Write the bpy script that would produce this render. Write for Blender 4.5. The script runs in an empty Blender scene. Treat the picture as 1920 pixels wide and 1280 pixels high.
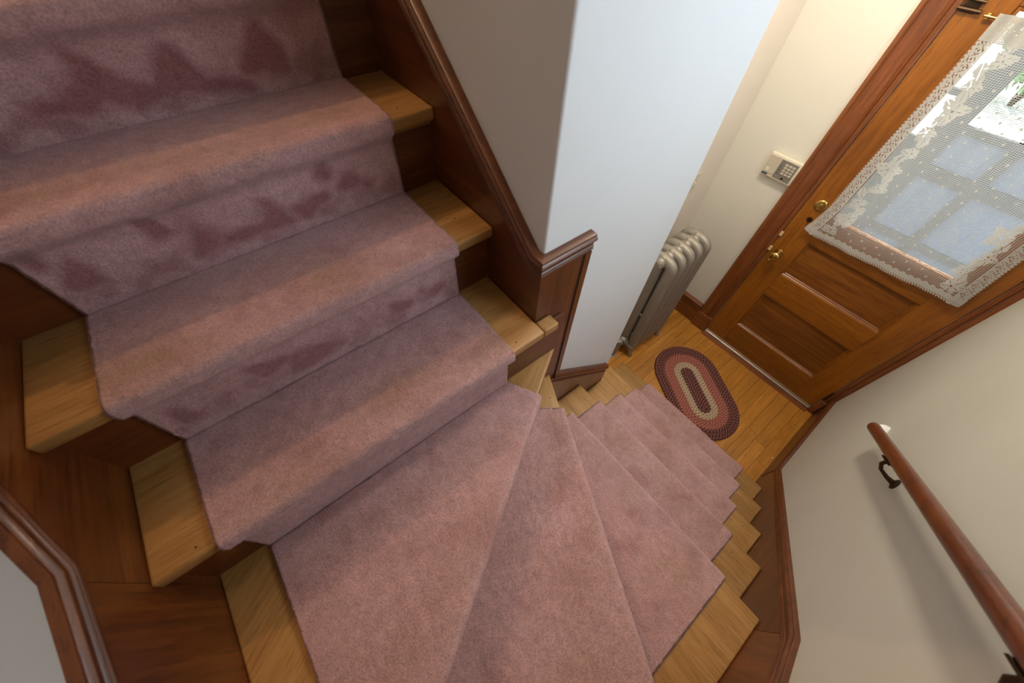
import bpy, bmesh, math, random
import numpy as np
from mathutils import Vector, Matrix, noise
PI = math.pi
SC = bpy.context.scene
C = SC.collection
random.seed(7)

# ------------------------------------------------------------------ camera, world, lights, exposure
cam_d = bpy.data.cameras.new('camera')
cam = bpy.data.objects.new('camera', cam_d); C.objects.link(cam); SC.camera = cam
cam_d.sensor_width = 36; cam_d.sensor_fit = 'HORIZONTAL'
cam_d.lens = 36 * 673.9 / 1920
cam_d.clip_start = 0.02
RM = ((0.785661, 0.498164, -0.366837), (-0.618120, 0.656808, -0.431893), (0.025788, 0.566070, 0.823953))
mw = Matrix(RM).to_4x4(); mw.translation = (-0.42229, -0.40567, 2.27259); cam.matrix_world = mw
cam_d.dof.use_dof = True; cam_d.dof.focus_distance = 1.75; cam_d.dof.aperture_fstop = 2.8

SC.view_settings.view_transform = 'Standard'; SC.view_settings.look = 'None'
SC.view_settings.exposure = 0.0; SC.view_settings.gamma = 1.0; SC.view_settings.use_curve_mapping = False

W = bpy.data.worlds.new('world'); SC.world = W; W.use_nodes = True
bg = W.node_tree.nodes['Background']; bg.inputs[0].default_value = (0.80, 0.91, 1.0, 1); bg.inputs[1].default_value = 3.0

def light(name, kind, loc, target, power, color, size=0.3, size_y=None, spread=None):
    d = bpy.data.lights.new(name, kind); d.energy = power; d.color = color
    if kind == 'AREA':
        d.size = size
        if size_y: d.shape = 'RECTANGLE'; d.size_y = size_y
        else: d.shape = 'DISK'
        if spread: d.spread = spread
    elif kind == 'POINT': d.shadow_soft_size = size
    elif kind == 'SUN': d.angle = size
    o = bpy.data.objects.new(name, d); C.objects.link(o); o.location = loc
    v = Vector(target) - Vector(loc); o.rotation_euler = v.to_track_quat('-Z', 'Y').to_euler()
    return o
light('stair_window_light', 'AREA', (0.65, -0.99, 2.54), (0.35, 0.6, 1.75), 11.5, (0.70, 0.85, 1.0), 0.74, 0.72)
light('landing_lamp_light', 'POINT', (-0.22, 2.00, 4.42), (0, 0, 0), 72, (1.0, 0.60, 0.32), 0.035)
light('hall_lamp_light', 'AREA', (1.14, 0.03, 2.70), (1.05, -0.20, 0), 21, (1.0, 0.85, 0.66), 0.26)
light('sun', 'SUN', (6, 3, 8), (4.0, 0.4, 0), 22.0, (1.0, 0.96, 0.9), 0.01)

# ------------------------------------------------------------------ geometry constants (metres)
H = 0.19; R1 = 0.2205; NY = -0.04; OV = 0.03
WL = -0.888; WR = -0.943          # faces of the outer skirt boards
def ny(k): return NY + (k - 8) * R1   # front edge of straight tread k in the upper flight
NX = {1: 1.006, 2: 0.788, 3: 0.570, 4: 0.357, 5: 0.135}

# ------------------------------------------------------------------ helpers
def link(name, me, mat=None, parent=None):
    o = bpy.data.objects.new(name, me); C.objects.link(o)
    if mat is not None:
        for m in (mat if isinstance(mat, (list, tuple)) else [mat]): me.materials.append(m)
    if parent is not None:
        root = parent; off = Vector((0, 0, 0))
        while root is not None: off += root.location; root = root.parent
        me.transform(Matrix.Translation(-off)); o.parent = parent
    return o
def fin(name, bm, mat=None, parent=None, smooth=False, angle=None):
    bmesh.ops.recalc_face_normals(bm, faces=bm.faces)
    me = bpy.data.meshes.new(name); bm.to_mesh(me); bm.free()
    o = link(name, me, mat, parent)
    if smooth:
        me.polygons.foreach_set('use_smooth', [True] * len(me.polygons))
        if angle: me.set_sharp_from_angle(angle=math.radians(angle))
    return o
def thing(name, label, cat, loc, group=None, kind=None):
    o = bpy.data.objects.new(name, None); C.objects.link(o); o.location = loc; o.empty_display_size = 0.05
    o['label'] = label; o['category'] = cat
    if group: o['group'] = group
    if kind: o['kind'] = kind
    return o
def tag(o, label, cat, kind=None, group=None):
    o['label'] = label; o['category'] = cat
    if kind: o['kind'] = kind
    if group: o['group'] = group
    return o
def box(bm, x0, x1, y0, y1, z0, z1, bev=0.0, seg=2):
    r = bmesh.ops.create_cube(bm, size=1.0)
    vs = r['verts']
    for v in vs:
        v.co = Vector(((x0 + x1) / 2 + v.co.x * (x1 - x0), (y0 + y1) / 2 + v.co.y * (y1 - y0), (z0 + z1) / 2 + v.co.z * (z1 - z0)))
    if bev > 0:
        es = list({e for v in vs for e in v.link_edges})
        bmesh.ops.bevel(bm, geom=es, offset=bev, segments=seg, affect='EDGES', profile=0.5)
def B(name, mat, parent, *dims, bev=0.0):
    bm = bmesh.new(); box(bm, *dims, bev=bev); return fin(name, bm, mat, parent)
def prism(bm, pts, d, bev=0.0, seg=2):
    """pts: closed 3-D polygon; d: extrusion vector"""
    vs = [bm.verts.new(p) for p in pts]; f = bm.faces.new(vs)
    r = bmesh.ops.extrude_face_region(bm, geom=[f])
    nv = [g for g in r['geom'] if isinstance(g, bmesh.types.BMVert)]
    bmesh.ops.translate(bm, verts=nv, vec=Vector(d))
    if bev > 0:
        es = list({e for v in vs + nv for e in v.link_edges})
        bmesh.ops.bevel(bm, geom=es, offset=bev, segments=seg, affect='EDGES', profile=0.5, clamp_overlap=True)
def tube(bm, pts, rad, seg=10, cap=True, mi=0):
    pts = [Vector(p) for p in pts]; n = len(pts); rings = []
    rads = rad if isinstance(rad, (list, tuple)) else [rad] * n
    t0 = (pts[1] - pts[0]).normalized(); up = Vector((0, 0, 1)) if abs(t0.z) < 0.9 else Vector((1, 0, 0))
    a = t0.cross(up).normalized()
    for i in range(n):
        t = (pts[min(i + 1, n - 1)] - pts[max(i - 1, 0)]).normalized()
        a = (a - t * a.dot(t)).normalized(); b = t.cross(a)
        rings.append([bm.verts.new(pts[i] + (a * math.cos(2 * PI * j / seg) + b * math.sin(2 * PI * j / seg)) * rads[i]) for j in range(seg)])
    for i in range(n - 1):
        for j in range(seg):
            f = bm.faces.new((rings[i][j], rings[i][(j + 1) % seg], rings[i + 1][(j + 1) % seg], rings[i + 1][j])); f.material_index = mi
    if cap:
        bm.faces.new(rings[0][::-1]).material_index = mi; bm.faces.new(rings[-1]).material_index = mi
def lathe(bm, prof, org, axis, seg=24):
    """prof: (distance along axis, radius)"""
    axis = Vector(axis).normalized(); u = axis.orthogonal().normalized(); v = axis.cross(u); org = Vector(org); rings = []
    for d, r in prof:
        if r < 1e-6: rings.append([bm.verts.new(org + axis * d)])
        else: rings.append([bm.verts.new(org + axis * d + (u * math.cos(2 * PI * j / seg) + v * math.sin(2 * PI * j / seg)) * r) for j in range(seg)])
    for a, b in zip(rings, rings[1:]):
        for j in range(seg):
            k = (j + 1) % seg
            if len(a) == 1 and len(b) > 1: bm.faces.new((a[0], b[j], b[k]))
            elif len(b) == 1 and len(a) > 1: bm.faces.new((a[j], b[0], a[k]))
            elif len(a) > 1: bm.faces.new((a[j], b[j], b[k], a[k]))
def sweep(bm, path, prof, P, ext0=0.0, ext1=0.0):
    """path in plane coords (s,z); prof (o = out of the wall, t = across, up); P(s,z,o)->3-D; mitred at kinks; ext* lengthen the ends by k*o"""
    n = len(path); nor = []
    dirs = [(Vector(path[i + 1]) - Vector(path[i])).normalized() for i in range(n - 1)]
    rings = []
    for i in range(n):
        if i == 0: d = dirs[0]; m = Vector((-d.y, d.x)); sc = 1
        elif i == n - 1: d = dirs[-1]; m = Vector((-d.y, d.x)); sc = 1
        else:
            a, b = dirs[i - 1], dirs[i]; m = (Vector((-a.y, a.x)) + Vector((-b.y, b.x))).normalized(); sc = 1 / m.dot(Vector((-a.y, a.x))); d = a
        if m.y < 0: m = -m
        if m.y == 0: m = Vector((1, 0))
        ring = []
        for o, t in prof:
            q = Vector(path[i]) + m * (t * sc)
            if i == 0: q = q - dirs[0] * (ext0 * o)
            if i == n - 1: q = q + dirs[-1] * (ext1 * o)
            ring.append(bm.verts.new(P(q.x, q.y, o)))
        rings.append(ring)
    for a, b in zip(rings, rings[1:]):
        for j in range(len(prof) - 1): bm.faces.new((a[j], a[j + 1], b[j + 1], b[j]))
    bm.faces.new(rings[0][::-1]); bm.faces.new(rings[-1])

# ------------------------------------------------------------------ materials
def mat(name):
    m = bpy.data.materials.new(name); m.use_nodes = True; nt = m.node_tree
    return m, nt, nt.nodes['Principled BSDF']
def N(nt, t, **kw):
    n = nt.nodes.new(t)
    for k, v in kw.items():
        if k in n.inputs: n.inputs[k].default_value = v
        else: setattr(n, k, v)
    return n
def ramp(nt, fac, stops):
    r = nt.nodes.new('ShaderNodeValToRGB'); nt.links.new(fac, r.inputs[0])
    while len(r.color_ramp.elements) < len(stops): r.color_ramp.elements.new(0.5)
    for e, (p, c) in zip(r.color_ramp.elements, stops): e.position = p; e.color = (*c, 1)
    return r.outputs[0]
def mix(nt, fac, a, b, mode='MIX'):
    m = nt.nodes.new('ShaderNodeMix'); m.data_type = 'RGBA'; m.blend_type = mode
    for s, v in ((m.inputs[0], fac), (m.inputs[6], a), (m.inputs[7], b)):
        if isinstance(v, (int, float)): s.default_value = v
        elif isinstance(v, tuple): s.default_value = (*v, 1)
        else: nt.links.new(v, s)
    return m.outputs[2]
def rgb8(r, g, b):
    f = lambda c: (c / 255 / 12.92) if c <= 10.31 else ((c / 255 + 0.055) / 1.055) ** 2.4
    return (f(r), f(g), f(b))
def plain(name, col, rough=0.5, metal=0.0, **kw):
    m, nt, b = mat(name); b.inputs['Base Color'].default_value = (*col, 1); b.inputs['Roughness'].default_value = rough
    b.inputs['Metallic'].default_value = metal
    for k, v in kw.items(): b.inputs[k].default_value = v
    return m
def wood(name, dark, mid, lite, axis='z', rot=0.0, rough=0.35, coat=0.3, contrast=1.0, scale=1.0, var=0.12):
    """grain runs along axis (x, y or z) after turning the point by rot about z"""
    m, nt, b = mat(name); L = nt.links.new
    geo = N(nt, 'ShaderNodeNewGeometry'); info = N(nt, 'ShaderNodeObjectInfo')
    mul = N(nt, 'ShaderNodeMath', operation='MULTIPLY'); mul.inputs[1].default_value = 13.0; L(info.outputs['Random'], mul.inputs[0])
    vr = N(nt, 'ShaderNodeVectorRotate', rotation_type='Z_AXIS'); vr.inputs['Angle'].default_value = rot; L(geo.outputs['Position'], vr.inputs['Vector'])
    add = N(nt, 'ShaderNodeVectorMath', operation='ADD'); L(vr.outputs[0], add.inputs[0]); L(mul.outputs[0], add.inputs[1])
    s = {'x': (1.2, 22, 22), 'y': (22, 1.2, 22), 'z': (22, 22, 1.2)}[axis]
    mp = N(nt, 'ShaderNodeMapping'); mp.inputs['Scale'].default_value = tuple(v * scale for v in s); L(add.outputs[0], mp.inputs[0])
    n1 = N(nt, 'ShaderNodeTexNoise', Scale=1.6, Detail=5.0, Roughness=0.55, Distortion=0.8); L(mp.outputs[0], n1.inputs['Vector'])
    n2 = N(nt, 'ShaderNodeTexNoise', Scale=11.0, Detail=4.0, Roughness=0.7, Distortion=0.2)
    mp2 = N(nt, 'ShaderNodeMapping'); mp2.inputs['Scale'].default_value = tuple((v if v > 1 else 0.5) * scale for v in s); L(add.outputs[0], mp2.inputs[0]); L(mp2.outputs[0], n2.inputs['Vector'])
    n3 = N(nt, 'ShaderNodeTexNoise', Scale=3.0, Detail=3.0, Roughness=0.6); L(add.outputs[0], n3.inputs['Vector'])
    col = ramp(nt, n1.outputs[0], [(0.5 - 0.22 / contrast, dark), (0.5, mid), (0.5 + 0.2 / contrast, lite)])
    pores = ramp(nt, n2.outputs[0], [(0.36, tuple(c * 0.55 for c in mid)), (0.47, (1, 1, 1))])
    col = mix(nt, 0.45, col, pores, 'MULTIPLY')
    blot = ramp(nt, n3.outputs[0], [(0.3, (0.78, 0.76, 0.74)), (0.7, (1.12, 1.12, 1.12))])
    col = mix(nt, 0.8, col, blot, 'MULTIPLY')
    hv = N(nt, 'ShaderNodeHueSaturation'); L(col, hv.inputs['Color'])
    mr = N(nt, 'ShaderNodeMapRange'); mr.inputs['To Min'].default_value = 1 - var; mr.inputs['To Max'].default_value = 1 + var
    L(info.outputs['Random'], mr.inputs[0]); L(mr.outputs[0], hv.inputs['Value'])
    L(hv.outputs[0], b.inputs['Base Color'])
    b.inputs['Roughness'].default_value = rough; b.inputs['Coat Weight'].default_value = coat; b.inputs['Coat Roughness'].default_value = 0.18
    bp = N(nt, 'ShaderNodeBump'); bp.inputs['Strength'].default_value = 0.12; bp.inputs['Distance'].default_value = 0.002
    L(n2.outputs[0], bp.inputs['Height']); L(bp.outputs[0], b.inputs['Normal'])
    return m
def wall_mat(name, col, rough=0.6, stain=0.05):
    m, nt, b = mat(name); L = nt.links.new
    tc = N(nt, 'ShaderNodeNewGeometry')
    n = N(nt, 'ShaderNodeTexNoise', Scale=1.4, Detail=4.0, Roughness=0.6); L(tc.outputs['Position'], n.inputs['Vector'])
    c = ramp(nt, n.outputs[0], [(0.3, tuple(v * (1 - stain) for v in col)), (0.7, col)])
    L(c, b.inputs['Base Color']); b.inputs['Roughness'].default_value = rough
    n2 = N(nt, 'ShaderNodeTexNoise', Scale=160.0, Detail=3.0); L(tc.outputs['Position'], n2.inputs['Vector'])
    n3 = N(nt, 'ShaderNodeTexNoise', Scale=9.0, Detail=2.0); L(tc.outputs['Position'], n3.inputs['Vector'])
    ad = N(nt, 'ShaderNodeMath', operation='MULTIPLY_ADD'); L(n3.outputs[0], ad.inputs[0]); ad.inputs[1].default_value = 6.0; L(n2.outputs[0], ad.inputs[2])
    bp = N(nt, 'ShaderNodeBump'); bp.inputs['Strength'].default_value = 0.15; bp.inputs['Distance'].default_value = 0.0012
    L(ad.outputs[0], bp.inputs['Height']); L(bp.outputs[0], b.inputs['Normal'])
    return m

OAK = ((0.30, 0.155, 0.045), (0.39, 0.210, 0.068), (0.45, 0.255, 0.092))
oak_x = wood('pale_oak_along_stair', *OAK, axis='x', coat=0.15, rough=0.42)
oak_y = wood('pale_oak_across', *OAK, axis='y', coat=0.15, rough=0.42)
oak_7 = wood('pale_oak_turned', *OAK, axis='x', rot=-0.56, coat=0.15, rough=0.42)
oak_6 = wood('pale_oak_turned_more', *OAK, axis='x', rot=-1.12, coat=0.15, rough=0.42)
STN = ((0.070, 0.017, 0.003), (0.115, 0.030, 0.005), (0.165, 0.048, 0.008))
stn_x = wood('stained_wood_x', *STN, axis='x', rough=0.40, coat=0.3)
stn_y = wood('stained_wood_y', *STN, axis='y', rough=0.40, coat=0.3)
stn_z = wood('stained_wood_z', *STN, axis='z', rough=0.40, coat=0.3)
stn_yz = wood('stained_wood_slope', *STN, axis='y', rough=0.40, coat=0.3, scale=0.8)
DR = ((0.20, 0.060, 0.003), (0.27, 0.088, 0.005), (0.335, 0.118, 0.008))
door_z = wood('door_oak_upright', *DR, axis='z', rough=0.40, coat=0.25, contrast=0.8)
door_y = wood('door_oak_rail', *DR, axis='y', rough=0.40, coat=0.25, contrast=0.8)
door_p = wood('door_oak_panel', (0.15, 0.043, 0.004), (0.215, 0.068, 0.006), (0.28, 0.098, 0.009), axis='y', rough=0.42, coat=0.25, scale=0.6, contrast=1.3)
FL = ((0.39, 0.155, 0.018), (0.48, 0.205, 0.028), (0.55, 0.25, 0.042))
floor_m = wood('floor_oak', *FL, axis='x', rough=0.38, coat=0.2, var=0.07)
case_z = wood('casing_red_brown', (0.13, 0.033, 0.007), (0.205, 0.058, 0.012), (0.27, 0.085, 0.020), axis='z', rough=0.4, coat=0.3)
case_y = wood('plinth_red_brown', (0.13, 0.033, 0.007), (0.205, 0.058, 0.012), (0.27, 0.085, 0.020), axis='y', rough=0.4, coat=0.3)
rail_m = wood('handrail_varnish', (0.085, 0.020, 0.005), (0.115, 0.029, 0.007), (0.14, 0.038, 0.009), axis='x', rough=0.36, coat=0.35, scale=0.4)
wall_cool = wall_mat('painted_plaster_cool', (0.74, 0.76, 0.77))
wall_warm = wall_mat('painted_plaster_cream', (0.73, 0.70, 0.61))
wall_pink = wall_mat('painted_plaster_blush', (0.78, 0.71, 0.62))
wall_grn = wall_mat('painted_plaster_sage', (0.56, 0.56, 0.50), stain=0.10)
ceil_m = wall_mat('ceiling_paint', (0.8, 0.79, 0.76))
brass = plain('aged_brass', (0.62, 0.43, 0.14), 0.22, 1.0)
darkbr = plain('dark_bronze', (0.06, 0.035, 0.018), 0.45, 0.8)
metal = plain('worn_aluminium', (0.52, 0.46, 0.38), 0.32, 0.9)
white_pl = plain('white_plastic', (0.80, 0.80, 0.78), 0.35)
cream_pl = plain('cream_plastic', (0.66, 0.61, 0.48), 0.45)
beige_pl = plain('beige_plastic', (0.53, 0.47, 0.36), 0.45)
gray_pl = plain('grey_keypad_face', (0.20, 0.185, 0.15), 0.4)
blk = plain('dark_rubber', (0.02, 0.022, 0.025), 0.5)

def carpet_mat():
    m, nt, b = mat('pink_cut_pile'); L = nt.links.new
    geo = N(nt, 'ShaderNodeNewGeometry')
    at = N(nt, 'ShaderNodeAttribute', attribute_name='mark'); at2 = N(nt, 'ShaderNodeAttribute', attribute_name='wear')
    n1 = N(nt, 'ShaderNodeTexNoise', Scale=6.0, Detail=4.0, Roughness=0.6); L(geo.outputs['Position'], n1.inputs['Vector'])
    n2 = N(nt, 'ShaderNodeTexNoise', Scale=260.0, Detail=3.0, Roughness=0.7); L(geo.outputs['Position'], n2.inputs['Vector'])
    n4 = N(nt, 'ShaderNodeTexNoise', Scale=40.0, Detail=3.0, Roughness=0.6); L(geo.outputs['Position'], n4.inputs['Vector'])
    base = ramp(nt, n1.outputs[0], [(0.30, (0.43, 0.245, 0.245)), (0.50, (0.49, 0.295, 0.295)), (0.70, (0.53, 0.33, 0.335))])
    worn = mix(nt, at2.outputs['Fac'], base, (0.36, 0.215, 0.16))
    marked = mix(nt, at.outputs['Fac'], worn, (0.25, 0.085, 0.09))
    pile = ramp(nt, n2.outputs[0], [(0.33, (0.58, 0.58, 0.58)), (0.62, (1.18, 1.18, 1.18))])
    c = mix(nt, 0.75, marked, pile, 'MULTIPLY')
    p4 = ramp(nt, n4.outputs[0], [(0.3, (0.86, 0.86, 0.86)), (0.7, (1.05, 1.05, 1.05))])
    c = mix(nt, 1.0, c, p4, 'MULTIPLY')
    L(c, b.inputs['Base Color']); b.inputs['Roughness'].default_value = 0.95
    b.inputs['Sheen Weight'].default_value = 0.35; b.inputs['Sheen Roughness'].default_value = 0.5; b.inputs['Sheen Tint'].default_value = (0.9, 0.75, 0.8, 1)
    b.inputs['Specular IOR Level'].default_value = 0.1
    bp = N(nt, 'ShaderNodeBump'); bp.inputs['Strength'].default_value = 0.7; bp.inputs['Distance'].default_value = 0.004
    L(n2.outputs[0], bp.inputs['Height']); L(bp.outputs[0], b.inputs['Normal'])
    return m
carpet_m = carpet_mat()

# ------------------------------------------------------------------ the setting
TH = 0.12
def struct(name, label, bm, m):
    return tag(fin(name, bm, m), label, 'wall' if 'wall' in name else name.split('_')[0].split('.')[0], 'structure')
WRY = -0.951; WLX = -0.896; IX = 0.015; IE = 0.590; BY = 0.445; DX = 1.885
# right wall (handrail side) with a stair window high above the turn
bm = bmesh.new()
wx0, wx1, wz0, wz1 = 0.24, 1.06, 2.14, 2.94
for a, b_, c, d in ((WLX - TH, wx0, -0.3, 5.1), (wx1, DX + TH, -0.3, 5.1), (wx0, wx1, -0.3, wz0), (wx0, wx1, wz1, 5.1)):
    box(bm, a, b_, WRY - TH, WRY, c, d)
struct('wall_right', 'pale grey-green plaster wall that carries the handrail', bm, wall_grn)
wnd = thing('window_1', 'painted stair window high in the handrail wall', 'window', ((wx0 + wx1) / 2, WRY, wz0), kind='structure')
for d in ((wx0, wx1, WRY - 0.1, WRY + 0.01, wz0, wz0 + 0.05), (wx0, wx1, WRY - 0.1, WRY + 0.01, wz1 - 0.05, wz1), (wx0, wx0 + 0.05, WRY - 0.1, WRY + 0.01, wz0 + 0.05, wz1 - 0.05), (wx1 - 0.05, wx1, WRY - 0.1, WRY + 0.01, wz0 + 0.05, wz1 - 0.05)):
    B('window_frame', white_pl, wnd, *d)
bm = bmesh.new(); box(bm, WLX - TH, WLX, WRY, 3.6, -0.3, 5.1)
struct('wall_left', 'plaster wall coloured darker to stand for shade, on the outer side of the upper flight', bm, wall_mat('painted_plaster_shade_tone', (0.46, 0.49, 0.50)))  # white wall; the dimness on this side is put into its colour
bm = bmesh.new(); box(bm, IX, IE, IX, 3.6, -0.3, 5.1, bev=0.006, seg=3)
struct('wall_inner', 'white plaster wall end between the stair flights', bm, wall_cool)
bm = bmesh.new(); box(bm, IE, DX, BY, BY + TH, -0.3, 2.90)
struct('wall_back', 'blush plaster wall behind the radiator', bm, wall_pink)
dy0, dy1, dzt = -0.905, -0.055, 2.12   # door opening
bm = bmesh.new()
box(bm, DX, DX + TH, dy1 + 0.0, BY + TH, -0.3, 2.90); box(bm, DX, DX + TH, WRY, dy0, -0.3, 2.90); box(bm, DX, DX + TH, dy0, dy1, dzt, 2.90)
struct('wall_front', 'cream plaster wall around the entrance door', bm, wall_warm)
bm = bmesh.new(); box(bm, 0.80, DX + TH, WRY, BY + TH, 2.90, 3.0)
struct('ceiling', 'plain entry hall ceiling above the door', bm, ceil_m)
bm = bmesh.new(); box(bm, 0.95, 1.05, WRY, BY + TH, 3.0, 5.1); box(bm, IE, 1.05, IX, BY + TH, 2.90, 5.1)
struct('wall_upper', 'plaster wall above the entry hall ceiling', bm, ceil_m)
bm = bmesh.new(); box(bm, WLX - TH, 1.05, WRY - TH, 3.7, 5.1, 5.2)
struct('ceiling', 'plain ceiling high over the stairwell', bm, ceil_m)
bm = bmesh.new(); box(bm, WLX, IX, 3.6, 3.7, -0.3, 5.1)
struct('wall_landing', 'plaster wall at the head of the upper flight', bm, ceil_m)

# floor of separate oak strips running towards the door
flo = thing('floor', 'honey oak strip floor of the entry hall', 'floor', (1.35, -0.25, 0), kind='structure')
bm = bmesh.new(); box(bm, 0.55, DX + 0.05, WRY, BY, -0.10, -0.022); fin('subfloor', bm, blk, flo)
pw = 0.0755; y = WRY + 0.005; i = 0; rnd = random.Random(3); plank_cache = {}
while y < BY - 0.002:
    y2 = min(y + pw, BY); x = 0.60 + (-0.42 if i % 2 else -0.12) + rnd.uniform(-0.2, 0.12); x_end = DX - 0.005
    while x < x_end:
        ln = rnd.uniform(0.62, 1.15); x2 = min(x + ln, x_end)
        if x_end - x2 < 0.15: x2 = x_end
        a = max(x, 0.56)
        if x2 > a + 0.02:
            bm = bmesh.new(); box(bm, a + 0.0004, x2 - 0.0004, y + 0.0005, y2 - 0.0005, -0.022, rnd.uniform(-0.0004, 0.0004), bev=0.0009, seg=1)
            fin('plank', bm, floor_m, flo)
        x = x2
    y = y2; i += 1
# upper landing
bm = bmesh.new(); box(bm, WLX, IX, ny(14) + 0.02, 3.6, 2.50, 2.66)
tag(fin('floor', bm, oak_x), 'landing floor at the head of the stair', 'floor', 'structure')

# baseboards
CAPP = [(-0.016, 0), (0.004, 0), (0.0065, -0.0015), (0.0065, -0.006), (0.0095, -0.0085), (0.0118, -0.012), (0.0110, -0.0155), (0.0080, -0.018), (0.0045, -0.0185), (0.0040, -0.022), (0.0020, -0.033), (0.0042, -0.0345), (0.0056, -0.037), (0.0046, -0.0395), (0.0030, -0.0405), (0.0046, -0.042), (0.0056, -0.0445), (0.0046, -0.047), (0.0018, -0.0485), (0.0012, -0.054), (-0.016, -0.056)]
PX = lambda X: (lambda s, z, o: (X - o, s, z))      # wall facing -x at x=X
def baseboard(name, label, P, path, mats, ext0=0, ext1=0):
    t = thing(name, label, 'baseboard', P(path[0][0], 0, 0), kind='structure')
    bm = bmesh.new(); pts = [P(path[0][0], 0, 0), P(path[-1][0], 0, 0)] + [P(s, z - 0.03, 0) for s, z in reversed(path)]
    q = Vector(P(0, 0, -0.0078)) - Vector(P(0, 0, 0)); prism(bm, pts, q); fin('board', bm, mats, t)
    bm = bmesh.new(); sweep(bm, path, CAPP, P, ext0, ext1); fin('cap_moulding', bm, mats, t, smooth=True, angle=40)
    return t
baseboard('baseboard_front', 'dark stained baseboard between radiator and door casing', PX(1.868), [(0.061, 0.205), (0.429, 0.205)], case_y)
baseboard('baseboard_back', 'dark stained baseboard behind the radiator', lambda s, z, o: (s, 0.429 - o, z), [(IE, 0.205), (1.868, 0.205)], stn_x)
baseboard('baseboard_right', 'dark stained baseboard under the handrail wall by the door', lambda s, z, o: (s, WR + o, z), [(1.19, 0.206), (1.8825, 0.206)], stn_x)

# ------------------------------------------------------------------ staircase
st = thing('staircase', 'winding oak staircase with dark stained risers and skirt boards', 'staircase', (0.10, -0.45, 0))
TK = 0.028
def tread(pts, k, m):
    bm = bmesh.new(); prism(bm, [(x, y, k * H) for x, y in pts], (0, 0, -TK), bev=0.006, seg=3)
    return fin('tread', bm, m, st, smooth=True, angle=30)
def riser(p, q, z0, z1, m, th=0.018):
    d = Vector((q[0] - p[0], q[1] - p[1])); n = Vector((-d.y, d.x)).normalized() * th
    bm = bmesh.new(); prism(bm, [(p[0], p[1], z0), (q[0], q[1], z0), (q[0], q[1], z1), (p[0], p[1], z1)], (n.x, n.y, 0)); return fin('riser', bm, m, st)
T7a, T7b = (0.100, -0.004), (WL, -0.632); T6a, T6b = (0.102, -0.004), (-0.345, WR)
def back(a, b, d=OV):
    v = Vector((b[0] - a[0], b[1] - a[1])).normalized(); n = Vector((v.y, -v.x))   # uphill side
    return (a[0] + n.x * d, a[1] + n.y * d), (b[0] + n.x * d, b[1] + n.y * d)
# lower flight
tread([(NX[1], WR), (NX[1], 0.093), (NX[2] - OV - 0.01, 0.093), (NX[2] - OV - 0.01, WR)], 1, oak_y)
tread([(NX[2], WR), (NX[2], 0.093), (IE + 0.002, 0.093), (IE + 0.002, 0.0), (NX[3] - OV - 0.01, 0.0), (NX[3] - OV - 0.01, WR)], 2, oak_y)
for k in (3, 4): tread([(NX[k], WR), (NX[k], 0.0), (NX[k + 1] - OV - 0.01, 0.0), (NX[k + 1] - OV - 0.01, WR)], k, oak_y)
tread([(NX[5], WR), (NX[5], 0.0), (0.05, -0.01), (-0.40, WR)], 5, oak_y)
tread([T6b, T6a, (0.06, -0.004), (WL, -0.60), (WL, WR)], 6, oak_6)
tread([T7b, T7a, (-0.02, 0.0), (WL, 0.0)], 7, oak_7)
riser((NX[1] - OV, WR), (NX[1] - OV, 0.075), 0, H - TK, stn_y)
riser((NX[2] - OV, WR), (NX[2] - OV, 0.075), H, 2 * H - TK, stn_y)
for k in (3, 4, 5): riser((NX[k] - OV, WR), (NX[k] - OV, 0.0), (k - 1) * H, k * H - TK, stn_y)
B('end_string', stn_x, st, IE + 0.001, NX[1] - OV, 0.060, 0.0745, 0, H - TK - 0.0005); B('end_string', stn_x, st, IE + 0.001, NX[2] - OV, 0.060, 0.0745, H, 2 * H - TK - 0.0005)
# a riser quad faces downhill: its thickness goes uphill
a, b_ = back(T6a, T6b); riser(b_, (0.085, -0.004), 5 * H, 6 * H - TK, stn_y)
a, b_ = back(T7a, T7b); riser((WL, b_[1] - 0.0), (0.075, -0.004), 6 * H, 7 * H - TK, stn_x)
# upper flight
for k in range(8, 15):
    y0 = ny(k); y1 = ny(k + 1) + OV + 0.01
    tread([(WL, y0), (0.0, y0), (0.0, y1), (WL, y1)], k, oak_x)
    riser((WL, y0 + OV), (0.0 if k > 8 else 0.10, y0 + OV), (k - 1) * H, k * H - TK, stn_x) if k > 8 else riser((WL, -0.012), (0.10, -0.012), 7 * H, 8 * H - TK, stn_x, th=0.010)
B('tread_return', oak_y, st, 0.0006, 0.049, NY, -0.0008, 8 * H - TK, 8 * H, bev=0.004)
# cove moulding under the nosings of the upper flight
for k in range(9, 14):
    bm = bmesh.new(); yy = ny(k) + OV; z = k * H - TK
    prism(bm, [(WL, yy, z), (WL, yy - 0.016, z), (WL, yy - 0.012, z - 0.007), (WL, yy - 0.005, z - 0.012), (WL, yy, z - 0.018)], (-WL, 0, 0))
    fin('cove_moulding', bm, oak_x if k > 8 else stn_x, st)
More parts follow.
